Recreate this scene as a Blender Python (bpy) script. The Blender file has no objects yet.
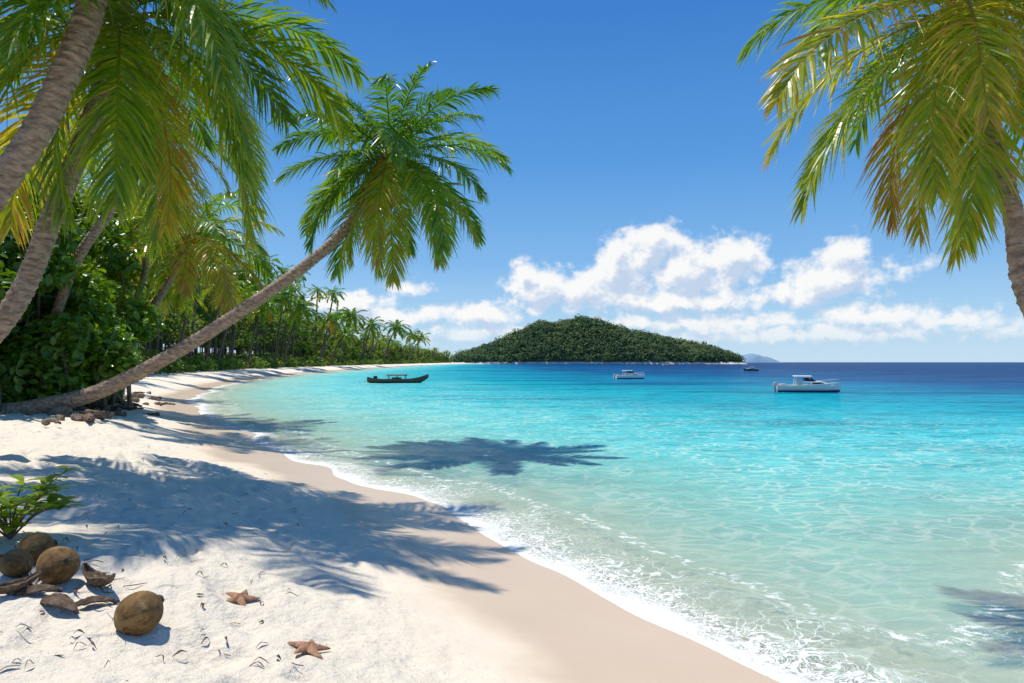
import bpy, math, random
import numpy as np
from mathutils import Vector, Quaternion
rng=np.random.default_rng(7); random.seed(7)
F=683.0; CH=2.5; HY=362.0
sc=bpy.context.scene
# ---------------------------------------------------------------- helpers
def W(px,py,Y): return np.array([(px-512)/F*Y, Y, CH-(py-HY)/F*Y])
def hash2(ix,iy,s):
    h=(ix.astype(np.int64)*374761393+iy.astype(np.int64)*668265263+s*974634777)&0x7fffffff
    h=((h^(h>>13))*1274126177)&0x7fffffff
    return ((h^(h>>16))&0xffffff)/float(0xffffff)
def vnoise(x,y,s=0):
    ix=np.floor(x);iy=np.floor(y);fx=x-ix;fy=y-iy
    fx=fx*fx*(3-2*fx);fy=fy*fy*(3-2*fy)
    a=hash2(ix,iy,s);b=hash2(ix+1,iy,s);c=hash2(ix,iy+1,s);d=hash2(ix+1,iy+1,s)
    return (a*(1-fx)+b*fx)*(1-fy)+(c*(1-fx)+d*fx)*fy
def fbm(x,y,o=4,s=0):
    r=0;a=.5;t=0
    for i in range(o):
        r=r+a*vnoise(x*2**i,y*2**i,s+i*17);t+=a;a*=.5
    return r/t
def new_mesh(name,V,Fs,mat=None,smooth=False,attrs=None,parent=None):
    V=np.asarray(V,dtype=np.float32).reshape(-1,3)
    if not isinstance(Fs,list): Fs=[Fs]
    Fs=[np.asarray(f,dtype=np.int32) for f in Fs if len(f)]
    me=bpy.data.meshes.new(name)
    me.vertices.add(len(V)); me.vertices.foreach_set('co',V.ravel())
    lv=np.concatenate([f.ravel() for f in Fs])
    tot=np.concatenate([np.full(len(f),f.shape[1],dtype=np.int32) for f in Fs])
    st=np.concatenate([[0],np.cumsum(tot)[:-1]]).astype(np.int32)
    me.loops.add(len(lv)); me.loops.foreach_set('vertex_index',lv)
    me.polygons.add(len(tot)); me.polygons.foreach_set('loop_start',st)
    me.polygons.foreach_set('use_smooth',np.full(len(tot),smooth))
    me.update(calc_edges=True)
    if attrs:
        for k,a in attrs.items():
            at=me.attributes.new(k,'FLOAT','POINT'); at.data.foreach_set('value',np.asarray(a,dtype=np.float32))
    me.validate()
    ob=bpy.data.objects.new(name,me); sc.collection.objects.link(ob)
    if mat: me.materials.append(mat)
    if parent: ob.parent=parent
    return ob
def empty(name,loc=(0,0,0),rz=0):
    e=bpy.data.objects.new(name,None); e.empty_display_size=.3; sc.collection.objects.link(e)
    e.location=loc; e.rotation_euler=(0,0,rz); return e
def catmull(P,n):
    P=np.asarray(P,float); P=np.vstack([2*P[0]-P[1],P,2*P[-1]-P[-2]])
    out=[]
    for i in range(1,len(P)-2):
        p0,p1,p2,p3=P[i-1:i+3]
        for t in np.linspace(0,1,n,endpoint=False):
            out.append(.5*((2*p1)+(-p0+p2)*t+(2*p0-5*p1+4*p2-p3)*t*t+(-p0+3*p1-3*p2+p3)*t**3))
    out.append(P[-2]); return np.array(out)
def tube(P,R,k=12):
    P=np.asarray(P,float);R=np.asarray(R,float);n=len(P)
    T=np.gradient(P,axis=0);T/=np.linalg.norm(T,axis=1)[:,None]+1e-9
    ref=np.array([0,1,0.]) if abs(T[0][1])<.8 else np.array([1.,0,0])
    A=np.cross(T,ref);A/=np.linalg.norm(A,axis=1)[:,None];B=np.cross(T,A)
    th=np.linspace(0,2*np.pi,k,endpoint=False)
    V=P[:,None,:]+R[:,None,None]*(A[:,None,:]*np.cos(th)[None,:,None]+B[:,None,:]*np.sin(th)[None,:,None])
    i,j=np.meshgrid(np.arange(n-1),np.arange(k),indexing='ij');j2=(j+1)%k
    Fq=np.stack([i*k+j,i*k+j2,(i+1)*k+j2,(i+1)*k+j],-1).reshape(-1,4)
    return V.reshape(-1,3),Fq
class Acc:
    def __init__(s): s.V=[];s.F={};s.n=0;s.T=[]
    def add(s,V,Fq,t=.5):
        V=np.asarray(V).reshape(-1,3);Fq=np.asarray(Fq)
        s.V.append(V); s.F.setdefault(Fq.shape[1],[]).append(Fq+s.n); s.n+=len(V)
        s.T.append(np.broadcast_to(np.asarray(t,float),(len(V),)) )
    def make(s,name,mat,smooth=False,parent=None):
        return new_mesh(name,np.vstack(s.V),[np.vstack(f) for f in s.F.values()],mat,smooth,{'tint':np.concatenate(s.T)},parent)
# ---------------------------------------------------------------- node helper
class NT:
    def __init__(s,tree): s.t=tree; s.n=tree.nodes; s.l=tree.links
    def node(s,typ,inp=None,**kw):
        n=s.n.new(typ)
        for k,v in kw.items(): setattr(n,k,v)
        if inp:
            for k,v in inp.items():
                tgt=n.inputs[k]
                if isinstance(v,bpy.types.NodeSocket): s.l.new(v,tgt)
                else: tgt.default_value=v
        return n
    def math(s,op,a,b=0.,c=None,clamp=False):
        i={0:a,1:b}
        if c is not None:i[2]=c
        n=s.node('ShaderNodeMath',i,operation=op,use_clamp=clamp); return n.outputs[0]
    def mapr(s,v,a,b,c=0.,d=1.,interp='SMOOTHSTEP'):
        return s.node('ShaderNodeMapRange',{0:v,1:a,2:b,3:c,4:d},interpolation_type=interp,clamp=True).outputs[0]
    def mix(s,f,a,b,bt='MIX'):
        n=s.n.new('ShaderNodeMix');n.data_type='RGBA';n.blend_type=bt;n.clamp_factor=True
        for idx,v in ((0,f),(6,a),(7,b)):
            if isinstance(v,bpy.types.NodeSocket): s.l.new(v,n.inputs[idx])
            else: n.inputs[idx].default_value=v if idx==0 else (tuple(v)+(1,))[:4]
        return n.outputs[2]
    def ramp(s,f,stops,interp='LINEAR'):
        n=s.n.new('ShaderNodeValToRGB');cr=n.color_ramp;cr.interpolation=interp
        while len(cr.elements)>1: cr.elements.remove(cr.elements[-1])
        cr.elements[0].position=stops[0][0];cr.elements[0].color=(*stops[0][1],1)
        for p,c in stops[1:]:
            e=cr.elements.new(p);e.color=(*c,1)
        s.l.new(f,n.inputs[0]);return n.outputs[0]
    def noise(s,vec,scale,detail=3,rough=.55,dist=0.):
        return s.node('ShaderNodeTexNoise',{'Vector':vec,'Scale':scale,'Detail':detail,'Roughness':rough,'Distortion':dist}).outputs[0]
    def attr(s,name): return s.node('ShaderNodeAttribute',attribute_name=name).outputs['Fac']
    def coord(s): return s.node('ShaderNodeTexCoord').outputs['Object']
    def vscale(s,v,sv): return s.node('ShaderNodeVectorMath',{0:v,1:sv},operation='MULTIPLY').outputs[0]
    def bump(s,h,st,dist,nrm=None):
        i={'Height':h,'Strength':st,'Distance':dist}
        if nrm is not None:i['Normal']=nrm
        return s.node('ShaderNodeBump',i).outputs[0]
def mat(name):
    m=bpy.data.materials.new(name);m.use_nodes=True
    t=NT(m.node_tree);t.n.clear();out=t.n.new('ShaderNodeOutputMaterial')
    return m,t,out
def pbsdf(t,col,rough=.6,nrm=None,spec=.5,metal=0.,coat=0.):
    i={'Base Color':col if isinstance(col,bpy.types.NodeSocket) else (*col,1),'Roughness':rough,'Specular IOR Level':spec,'Metallic':metal,'Coat Weight':coat}
    if nrm is not None:i['Normal']=nrm
    return t.node('ShaderNodeBsdfPrincipled',i).outputs[0]
def simple(name,c1,c2,scale=8,rough=.6,bump=.3,bd=.02,coat=0.,stretch=None,spec=.5):
    m,t,o=mat(name);v=t.coord()
    if stretch: v=t.vscale(v,stretch)
    n=t.noise(v,scale,5,.65)
    c=t.mix(t.mapr(n,.3,.7),c1,c2)
    t.l.new(pbsdf(t,c,rough,t.bump(n,bump,bd),spec,0,coat),o.inputs[0]);return m
def leafmat(name,stops,trans=.35,rough=.42,spec=.5,val=1.6):
    m,t,o=mat(name);a=t.attr('tint')
    c=t.ramp(a,stops)
    p=pbsdf(t,c,rough,None,spec)
    hs=t.node('ShaderNodeHueSaturation',{'Hue':.487,'Saturation':1.1,'Value':val,'Color':c}).outputs[0]
    tr=t.node('ShaderNodeBsdfTranslucent',{'Color':hs}).outputs[0]
    t.l.new(t.node('ShaderNodeMixShader',{0:trans,1:p,2:tr}).outputs[0],o.inputs[0]);return m
# ---------------------------------------------------------------- shoreline & terrain
shore_ctrl=[(400,-40),(60,-5),(22,4),(11,7.5),(8,7.6),(6.4,6.2),(5.2,4.5),(4.1,3.7),(3.0,3.9),(2.0,5.2),(1.05,7.0),(-.05,9.2),(-1.67,12.4),(-3.4,14.5),(-5.4,17),(-9,23.4),(-15.5,35.6),(-24,54),(-35,90),(-43,135),(-50,213),(-62,400),(-75,800),(-85,1150),(-300,1500),(-1500,1650),(-6000,1700)]
SH=catmull(shore_ctrl,8)
POLY=np.vstack([SH,[(-9000,-9000),(9000,-9000),(9000,-40)]])
def sdist(x,y):
    x=np.asarray(x,float);y=np.asarray(y,float);shp=x.shape;x=x.ravel();y=y.ravel()
    d=np.full(x.shape,1e18)
    for i in range(len(SH)-1):
        a=SH[i];b=SH[i+1];ab=b-a
        t=np.clip(((x-a[0])*ab[0]+(y-a[1])*ab[1])/(ab@ab),0,1)
        d=np.minimum(d,(x-a[0]-t*ab[0])**2+(y-a[1]-t*ab[1])**2)
    ins=np.zeros(x.shape,bool);n=len(POLY)
    for i in range(n):
        a=POLY[i];b=POLY[(i+1)%n]
        if a[1]==b[1]: continue
        c=((a[1]>y)!=(b[1]>y))&(x<(b[0]-a[0])*(y-a[1])/(b[1]-a[1])+a[0]);ins^=c
    s=np.where(ins,1,-1)*np.sqrt(d)
    r=np.hypot(x,y)
    s=s+(fbm(x*.55,y*.55,2,5)-.5)*.7*np.clip(r/8,.4,1.5)+(vnoise(x*.09,y*.09,9)-.5)*np.clip((r-12)/30,0,1)*2.2
    return s.reshape(shp)
ps=[-400,-100,-30,-10,-5,-2,0,1.5,3,4.5,7,15,40,90,300,2000]
pz=[-8,-5,-2.2,-.9,-.45,-.16,0,.2,.55,.9,1.1,1.4,2.6,7,14,20]
_s=np.linspace(-20,20,801);_z=np.interp(_s,ps,pz);k=np.hanning(41);k/=k.sum()
_zs=np.convolve(np.pad(_z,20,mode='edge'),k,'valid')
def zprof(s): return np.where((s>-18)&(s<18),np.interp(s,_s,_zs),np.interp(s,ps,pz))
def height(x,y,s=None):
    x=np.asarray(x,float);y=np.asarray(y,float)
    if s is None:s=sdist(x,y)
    z=zprof(s)
    dry=np.clip((s-1.8)/2.2,0,1)*np.clip((60-np.hypot(x,y))/40,0,1)
    z=z+dry*((fbm(x*.7,y*.7,3,31)-.5)*.2)
    n=fbm(x*3.1,y*3.1,3,51);z=z+dry*(n-.5)*.11
    p=vnoise(x*4.2+3*vnoise(x,y,8),y*4.2,61);z=z-dry*np.clip(p-.64,0,1)*.24
    n2=fbm(x*11,y*11,2,71);z=z+dry*(n2-.5)*.024
    return z
def survey(px,py):
    Y=np.geomspace(2,300,1500);X=(px-512)/F*Y;Z=CH-(py-HY)/F*Y
    h=height(X,Y);i=int(np.argmax(Z<=h));return np.array([X[i],Y[i],h[i]])
def polar(nr,r0,r1,nf,nb):
    th=np.concatenate([np.linspace(math.radians(-62),math.radians(62),nf),np.linspace(math.radians(62),math.radians(298),nb+2)[1:-1]])
    r=np.geomspace(r0,r1,nr);R,T=np.meshgrid(r,th,indexing='ij')
    X=R*np.sin(T);Y=R*np.cos(T);m=len(th)
    i,j=np.meshgrid(np.arange(nr-1),np.arange(m),indexing='ij');j2=(j+1)%m
    Fq=np.stack([i*m+j,i*m+j2,(i+1)*m+j2,(i+1)*m+j],-1).reshape(-1,4)[:,::-1]
    return X.ravel(),Y.ravel(),Fq
X,Y,Fq=polar(560,.3,4500,820,70)
S=sdist(X,Y);Z=height(X,Y,S)
# --- sand material
m_sand,t,o=mat('sand')
v=t.coord();s=t.attr('shore')
wn=t.noise(v,.9,4,.6);sw=t.math('ADD',s,t.math('MULTIPLY',t.math('SUBTRACT',wn,.5),1.2))
wet=t.mapr(sw,2.1,1.3);damp=t.mapr(sw,3.0,1.6)
g=t.noise(v,140,3,.7);g2=t.noise(v,2.2,5,.65)
dry=t.mix(g2,(.69,.60,.47),(.84,.755,.62))
dry=t.mix(t.mapr(g,.35,.75),dry,(.87,.80,.67))
sp=t.node('ShaderNodeTexVoronoi',{'Vector':v,'Scale':16.,'Randomness':1.}).outputs['Distance']
spm=t.math('MULTIPLY',t.mapr(sp,.11,.05),t.mapr(t.noise(v,1.3,2),.45,.58))
dry=t.mix(spm,dry,(.16,.10,.06))
wc=t.mix(wn,(.55,.415,.285),(.63,.50,.365))
c=t.mix(damp,dry,t.mix(.5,dry,wc));c=t.mix(wet,c,wc)
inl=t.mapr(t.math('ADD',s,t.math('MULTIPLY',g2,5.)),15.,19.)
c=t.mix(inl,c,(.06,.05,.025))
pv=t.node('ShaderNodeTexVoronoi',{'Vector':t.node('ShaderNodeVectorMath',{0:v,1:t.node('ShaderNodeTexNoise',{'Vector':v,'Scale':3.}).outputs['Color']},operation='ADD').outputs[0],'Scale':3.2},feature='SMOOTH_F1').outputs['Distance']
h=t.math('ADD',t.math('MULTIPLY',t.noise(v,9,6,.7),1.),t.math('MULTIPLY',pv,.9))
dryf=t.math('SUBTRACT',1.,damp)
b=t.bump(h,t.math('MULTIPLY',dryf,.85),.075)
b=t.bump(g,.3,.006,b)
r=t.mapr(wet,0,1,.95,.36,'LINEAR')
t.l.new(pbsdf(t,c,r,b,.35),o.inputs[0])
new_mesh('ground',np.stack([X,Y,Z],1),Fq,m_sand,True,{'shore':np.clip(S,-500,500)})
# ---------------------------------------------------------------- water
X,Y,Fq=polar(420,2.0,9000,560,60)
S=sdist(X,Y);d=-S;R=np.hypot(X,Y)
Zw=(fbm(X*.8,Y*1.1,3,91)-.5)*.07*np.clip(d/3,0,1)*np.clip((120-R)/60,0,1)
wob=(fbm(X*.3,Y*.3,2,99)-.5)*1.6
Zw+=.045*np.exp(-((d-1.5+wob)/.28)**2)*np.clip((45-R)/20,0,1)+.035*np.exp(-((d-3.6+wob*1.5)/.4)**2)*np.clip((45-R)/20,0,1)
m_w,t,o=mat('sea_water')
v=t.coord();s=t.attr('shore');dn=t.math('MULTIPLY',s,-1.)
big=t.noise(t.vscale(v,(.6,1.,1.)),.035,4,.6)
dd=t.math('MAXIMUM',dn,0.)
dw=t.math('MULTIPLY',dd,t.mapr(big,.3,.7,.65,1.45,'LINEAR'))
fac=t.math('MULTIPLY',t.math('POWER',dw,.4),.1)
col=t.ramp(fac,[(0,(.64,.68,.50)),(.11,(.42,.66,.52)),(.17,(.27,.65,.56)),(.25,(.12,.60,.58)),(.32,(.04,.50,.53)),(.405,(.010,.37,.45)),(.49,(.004,.22,.36)),(.58,(.002,.10,.25)),(.76,(.0015,.05,.17))])
wav=t.noise(t.vscale(v,(.45,1.3,1.)),1.6,5,.65)
wav2=t.noise(t.vscale(v,(.4,1.3,1.)),.3,5,.65)
reef=t.mapr(t.noise(t.vscale(v,(.35,1.2,1.)),.085,4,.6),.51,.62)
dk=t.node('ShaderNodeHueSaturation',{'Hue':.512,'Saturation':1.1,'Value':.5,'Color':col}).outputs[0]
deepf=t.mapr(dd,2,14,.2,1.,'LINEAR')
col=t.mix(t.math('MULTIPLY',t.math('MULTIPLY',t.mapr(wav,.54,.34),.8),deepf),col,dk)
col=t.mix(t.math('MULTIPLY',t.math('MULTIPLY',t.mapr(wav2,.52,.32),.6),deepf),col,dk)
col=t.mix(t.math('MULTIPLY',t.math('MULTIPLY',reef,.8),t.mapr(dd,12,22)),col,dk)
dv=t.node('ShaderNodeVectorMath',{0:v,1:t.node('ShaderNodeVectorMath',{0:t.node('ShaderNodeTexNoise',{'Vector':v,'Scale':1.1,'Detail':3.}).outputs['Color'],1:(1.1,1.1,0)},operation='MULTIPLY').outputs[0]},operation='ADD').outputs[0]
caust=t.node('ShaderNodeTexVoronoi',{'Vector':t.vscale(dv,(.8,1.3,1.)),'Scale':2.3},feature='DISTANCE_TO_EDGE').outputs['Distance']
caust_m=t.math('MULTIPLY',t.mapr(caust,.13,.0),t.mapr(dd,30,6,0.,.6,'LINEAR'))
caust_m=t.math('MULTIPLY',caust_m,t.mapr(t.noise(v,.45,3,.6),.35,.62,.25,1.))
col=t.mix(caust_m,col,(.72,.88,.76))  # caustic light web painted into the water colour
# foam
fn=t.noise(v,1.1,4,.6);fd=t.math('ADD',dn,t.math('MULTIPLY',t.math('SUBTRACT',fn,.5),1.2))
dv2=t.node('ShaderNodeVectorMath',{0:v,1:t.node('ShaderNodeVectorMath',{0:t.node('ShaderNodeTexNoise',{'Vector':v,'Scale':3.,'Detail':4.}).outputs['Color'],1:(.6,.6,0)},operation='MULTIPLY').outputs[0]},operation='ADD').outputs[0]
la=t.node('ShaderNodeTexVoronoi',{'Vector':dv2,'Scale':6.5},feature='DISTANCE_TO_EDGE').outputs['Distance']
la2=t.node('ShaderNodeTexVoronoi',{'Vector':dv2,'Scale':20.},feature='DISTANCE_TO_EDGE').outputs['Distance']
patch=t.mapr(t.noise(v,.7,3),.38,.62,.35,1.)
thr=t.math('MULTIPLY',t.mapr(fd,.2,2.2,.11,.0,'LINEAR'),patch)
lace=t.mapr(t.math('SUBTRACT',thr,la),0.,.05)
thr2=t.mapr(fd,.1,1.1,.17,.0,'LINEAR')
lace2=t.mapr(t.math('SUBTRACT',thr2,la2),0.,.05)
edge=t.math('MULTIPLY',t.mapr(fd,.5,.1),t.mapr(t.noise(v,22,3,.7),.28,.48))
l2=t.math('MULTIPLY',t.mapr(t.math('ABSOLUTE',t.math('SUBTRACT',fd,1.7)),.2,.03),t.mapr(t.noise(v,7,4,.7),.48,.62))
foam=t.math('MAXIMUM',t.math('MAXIMUM',t.math('MULTIPLY',lace,.75),t.math('MULTIPLY',lace2,.8)),t.math('MAXIMUM',edge,t.math('MULTIPLY',l2,.7)))
foam=t.math('MULTIPLY',foam,t.mapr(dn,-.3,-.1,0,1))
foam=t.math('MULTIPLY',foam,.92)
op=t.node('ShaderNodeFloatCurve',{'Value':t.math('MULTIPLY',dd,.05)})
cu=op.mapping.curves[0];cu.points[0].location=(0,.04);cu.points[1].location=(1,1)
for p in [(.06,.24),(.15,.52),(.35,.82)]: cu.points.new(*p)
op.mapping.update();opac=op.outputs[0]
opac=t.math('MAXIMUM',opac,t.math('MULTIPLY',caust_m,.7))  # the painted caustic web raises opacity too
h1=t.noise(t.vscale(v,(.7,1.2,1.)),2.3,5,.6);h2=t.noise(t.vscale(v,(.5,1.,1.)),.5,3,.6)
b=t.bump(h1,.9,t.mapr(dd,0,6,.06,.25,'LINEAR'));b=t.bump(h2,.6,.3,b)
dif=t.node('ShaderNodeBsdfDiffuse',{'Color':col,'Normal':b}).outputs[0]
tr=t.node('ShaderNodeBsdfTransparent',{'Color':(.88,.99,.96,1)}).outputs[0]
body=t.node('ShaderNodeMixShader',{0:opac,1:tr,2:dif}).outputs[0]
gl=t.node('ShaderNodeBsdfGlossy',{'Color':(1,1,1,1),'Roughness':.07,'Normal':b}).outputs[0]
fr=t.node('ShaderNodeFresnel',{'IOR':1.33,'Normal':b}).outputs[0]
fr=t.math('MINIMUM',t.math('MULTIPLY',fr,.6),.15)
body=t.node('ShaderNodeMixShader',{0:fr,1:body,2:gl}).outputs[0]
fo=t.node('ShaderNodeBsdfDiffuse',{'Color':(.86,.87,.86,1),'Normal':t.bump(la2,.6,.02)}).outputs[0]
t.l.new(t.node('ShaderNodeMixShader',{0:foam,1:body,2:fo}).outputs[0],o.inputs[0])
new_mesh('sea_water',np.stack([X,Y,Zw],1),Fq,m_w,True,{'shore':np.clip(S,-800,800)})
# ---------------------------------------------------------------- materials
m_frond=leafmat('palm_frond_leaf',[(0,(.045,.125,.012)),(.4,(.10,.22,.02)),(.7,(.24,.33,.03)),(.88,(.46,.41,.045)),(1,(.42,.26,.06))],.45,.32,.55,1.6)
m_leaf=leafmat('broad_leaf',[(0,(.045,.115,.014)),(.5,(.11,.22,.02)),(1,(.28,.38,.04))],.38,.33,.6)
m_far=leafmat('distant_canopy',[(0,(.045,.105,.018)),(.5,(.10,.18,.025)),(1,(.24,.30,.045))],.28,.6,.25)
m_isl=leafmat('island_canopy',[(0,(.055,.11,.06)),(.5,(.11,.175,.075)),(1,(.20,.26,.10))],.1,.8,.1)  # aerial haze mixed into these leaf colours as bluish green
m_trunk=simple('palm_bark',(.18,.12,.08),(.46,.33,.23),7,.85,.8,.03,stretch=(1,1,2.5))
m_nut=simple('green_coconut',(.28,.19,.04),(.45,.24,.05),6,.5)
m_bark=simple('tree_bark',(.08,.06,.04),(.18,.13,.09),6,.9,.6,.03)
# ---------------------------------------------------------------- palms
def frond(acc,base,az,e0,L,droop,roll,tint,n=50,lf=.24,wd=.045,seg=3,rach=True):
    K=24;ts=np.linspace(0,1,K)
    e=e0-droop*ts**1.35
    H=np.array([math.cos(az),math.sin(az),0.]);Zv=np.array([0,0,1.])
    D=np.cos(e)[:,None]*H+np.sin(e)[:,None]*Zv
    sb=np.array([-math.sin(az),math.cos(az),0.])
    D=D+sb*(ts[:,None]**2*random.uniform(-.25,.25));D/=np.linalg.norm(D,axis=1)[:,None]
    P=base+np.vstack([[0,0,0],np.cumsum(D[:-1]*(L/(K-1)),axis=0)])
    if rach:
        V_,F_=tube(P,np.interp(ts,[0,.1,1],[.05,.028,.006])*L/4,4);acc.add(V_,F_,min(1,tint+.25))
    t_=np.linspace(.1,.995,n);
    Pi=np.stack([np.interp(t_,ts,P[:,k]) for k in range(3)],1);Ti=np.stack([np.interp(t_,ts,D[:,k]) for k in range(3)],1)
    Ti/=np.linalg.norm(Ti,axis=1)[:,None]
    N0=-np.cross(sb,Ti)
    ro=roll*t_[:,None]+roll*.3
    Sv=sb*np.cos(ro)+N0*np.sin(ro);Nv=np.cross(Sv,Ti);Nv=np.where((N0*Nv).sum(1)[:,None]<0,-Nv,Nv)
    ll=L*lf*np.interp(t_,[0.1,.25,.55,.85,1],[.5,.92,1,.62,.28])
    for sg in (-1,1):
        A=np.interp(t_,[0,1],[.4,1.05])+rng.normal(0,.09,n)
        vv=.22+rng.normal(0,.15,n)
        dr=(sg*Sv*np.cos(A)[:,None]+Ti*np.sin(A)[:,None])*np.cos(vv)[:,None]+Nv*np.sin(vv)[:,None]
        l=ll*rng.uniform(.78,1.1,n)
        Wv=np.cross(dr,Nv);Wv/=np.linalg.norm(Wv,axis=1)[:,None]
        tw=rng.normal(0,.5,n)[:,None];Wv=Wv*np.cos(tw)+np.cross(dr,Wv)*np.sin(tw)
        g=rng.uniform(.2,.75,n)
        ks=np.linspace(0,1,seg+1);ws=np.interp(ks,[0,.35,.7,1],[.55,1,.7,.04])*wd*L/4*.5*1.25
        V_=np.zeros((n,seg+1,2,3))
        for i,kk in enumerate(ks):
            pc=Pi+dr*(l*kk)[:,None]-Zv*(g*l*kk**2)[:,None]
            V_[:,i,0]=pc-Wv*ws[i];V_[:,i,1]=pc+Wv*ws[i]
        b0=np.arange(n)[:,None]*(seg+1)*2+np.arange(seg)[None,:]*2
        Fq=np.stack([b0,b0+1,b0+3,b0+2],-1).reshape(-1,4)
        tt=np.clip(tint+rng.normal(0,.1,n),0,1)
        tt=np.repeat(tt,(seg+1)*2).reshape(n,seg+1,2)+np.linspace(0,.15,seg+1)[None,:,None]
        acc.add(V_.reshape(-1,3),Fq,np.clip(tt.ravel(),0,1))
def crown(acc,c,L,nf,n,tmin=.1,tmax=.75,elo=-.75,ehi=1.35,azo=0,wd=.045,seg=3,yellow=.2,stiff=1.,tops=.8):
    for i in range(nf):
        q=(i+.5)/nf
        e0=ehi+(elo-ehi)*q**.85+random.uniform(-.1,.1)
        az=azo+i*2.39996+random.uniform(-.2,.2)
        dr=random.uniform(1.0,1.45)*(1.0 if e0>0 else .75)*stiff
        tint=tmin+(tmax-tmin)*q+random.uniform(-.1,.1)
        if random.random()<yellow:tint+=.2
        b=c+np.array([math.cos(az)*.1,math.sin(az)*.1,0])*L/4
        frond(acc,b,az,e0,L*random.uniform(.85,1.08)*(tops if q<.12 else 1),dr,random.uniform(-.6,.6),min(max(tint,0),.92),n,wd=wd,seg=seg)
def trunk_mesh(pts,r0,r1,k=18,ring=.13):
    P=catmull(pts,40)
    L=np.concatenate([[0],np.cumsum(np.linalg.norm(np.diff(P,axis=0),axis=1))])
    N=int(L[-1]/ring*6);l=np.linspace(0,L[-1],N);Pn=np.stack([np.interp(l,L,P[:,i]) for i in range(3)],1)
    R=np.interp(l,[0,L[-1]*.08,L[-1]*.25,L[-1]],[r0*1.25,r0,r0*.85,r1])
    ph=(l/ring+.25*np.sin(l*3))%1
    R=R*(1+.07*np.exp(-((ph-.5)/.2)**2)-.03)
    V_,F_=tube(Pn,R,k)
    V_=V_+ (rng.normal(0,.006,V_.shape))
    return V_,F_
def palm(pts,r0,r1,L,nf=26,n=52,name='coconut_palm',nuts=True,**kw):
    e=empty(name,tuple(pts[0]))
    V_,F_=trunk_mesh(pts,r0,r1)
    new_mesh('trunk',V_-pts[0],F_,m_trunk,True,None,e)
    a=Acc();c=np.array(pts[-1],float);crown(a,c-pts[0],L,nf,n,**kw);a.make('fronds',m_frond,False,e)
    if nuts:
        a=Acc()
        for i in range(11):
            az=random.uniform(0,6.28);p=c-pts[0]+np.array([math.cos(az)*.28,math.sin(az)*.28,random.uniform(-.5,-.12)])*L/4
            u,w_=np.meshgrid(np.linspace(0,2*np.pi,12,endpoint=False),np.linspace(.05,np.pi-.05,8))
            V_=np.stack([np.cos(u)*np.sin(w_),np.sin(u)*np.sin(w_),1.2*np.cos(w_)],-1).reshape(-1,3)*.12*L/4+p
            i_,j_=np.meshgrid(np.arange(7),np.arange(12),indexing='ij');j2=(j_+1)%12
            a.add(V_,np.stack([i_*12+j_,i_*12+j2,(i_+1)*12+j2,(i_+1)*12+j_],-1).reshape(-1,4))
        V_,F_=tube(np.array([c-pts[0]+np.array([0,0,z])*L/4 for z in (-.5,-.2,.1,.35)]),np.array([.13,.2,.17,.04])*L/4,10);a.add(V_,F_)
        a.make('coconuts',m_nut,True,e)
    return e
def gz(x,y): return float(height(np.array([x]),np.array([y]))[0])
def wl(lst): return [W(*p) for p in lst]
# leaning palm
P=wl([(34,416,19.3),(100,391,19.3),(180,350,19.4),(250,305,19.6),(310,262,19.8),(348,225,20),(391,154,20)])
P.insert(0,W(-10,424,19.3));P[0][2]=gz(P[0][0],P[0][1])-.1;P[1][2]=gz(P[1][0],P[1][1])+.12
random.seed(3);palm(P,.24,.13,3.9,34,76,azo=.4,tmin=.05,tmax=.6,elo=-1.1,wd=.048,stiff=.88,tops=.9,ehi=1.4)
# near palm, crown above the frame
random.seed(11)
palm([np.array([-8.9,8.2,gz(-8.9,8.2)-.1]),W(0,185,8.7),W(60,85,8.9),W(92,0,9.1),W(92,-70,9.3)],.2,.17,3.5,19,90,azo=1.1,tmin=.05,tmax=.5,elo=-.7,yellow=.2,wd=.036)
# second near palm
random.seed(5)
palm([np.array([-10.2,10.6,gz(-10.2,10.6)-.1]),W(0,325,10.8),W(55,210,11),W(100,95,11),W(120,15,11)],.2,.14,3.9,26,92,azo=0.2,tmin=.1,tmax=.62,elo=-1.0,yellow=.2,wd=.036)
random.seed(9)
palm([np.array([-15.6,22,gz(-15.6,22)-.1]),W(70,275,22),W(110,210,22),W(152,130,22)],.2,.13,3.6,24,50,azo=.9,tmin=.1,tmax=.7)
random.seed(21)
palm([np.array([-16.3,28,gz(-16.3,28)-.1]),W(140,330,28),W(170,280,28),W(192,233,28)],.2,.13,3.7,28,54,azo=.1,tmin=.25,tmax=.75,yellow=.35,wd=.06)
random.seed(23)
palm([np.array([-18.5,31,gz(-18.5,31)-.1]),W(125,330,31),W(145,270,31),W(140,215,31)],.2,.13,3.6,22,44,azo=.6,tmin=.3,tmax=.8,yellow=.4,wd=.06)
# right palm
random.seed(31)
palm([np.array([6.2,5.15,gz(6.2,5.15)-.1]),W(1054,345,5.8),W(1013,215,6.05),W(984,100,6.3),W(966,3,6.5)],.10,.082,2.42,29,90,azo=2.6,tmin=.2,tmax=.75,elo=-1.1,yellow=.25,wd=.037)
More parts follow.
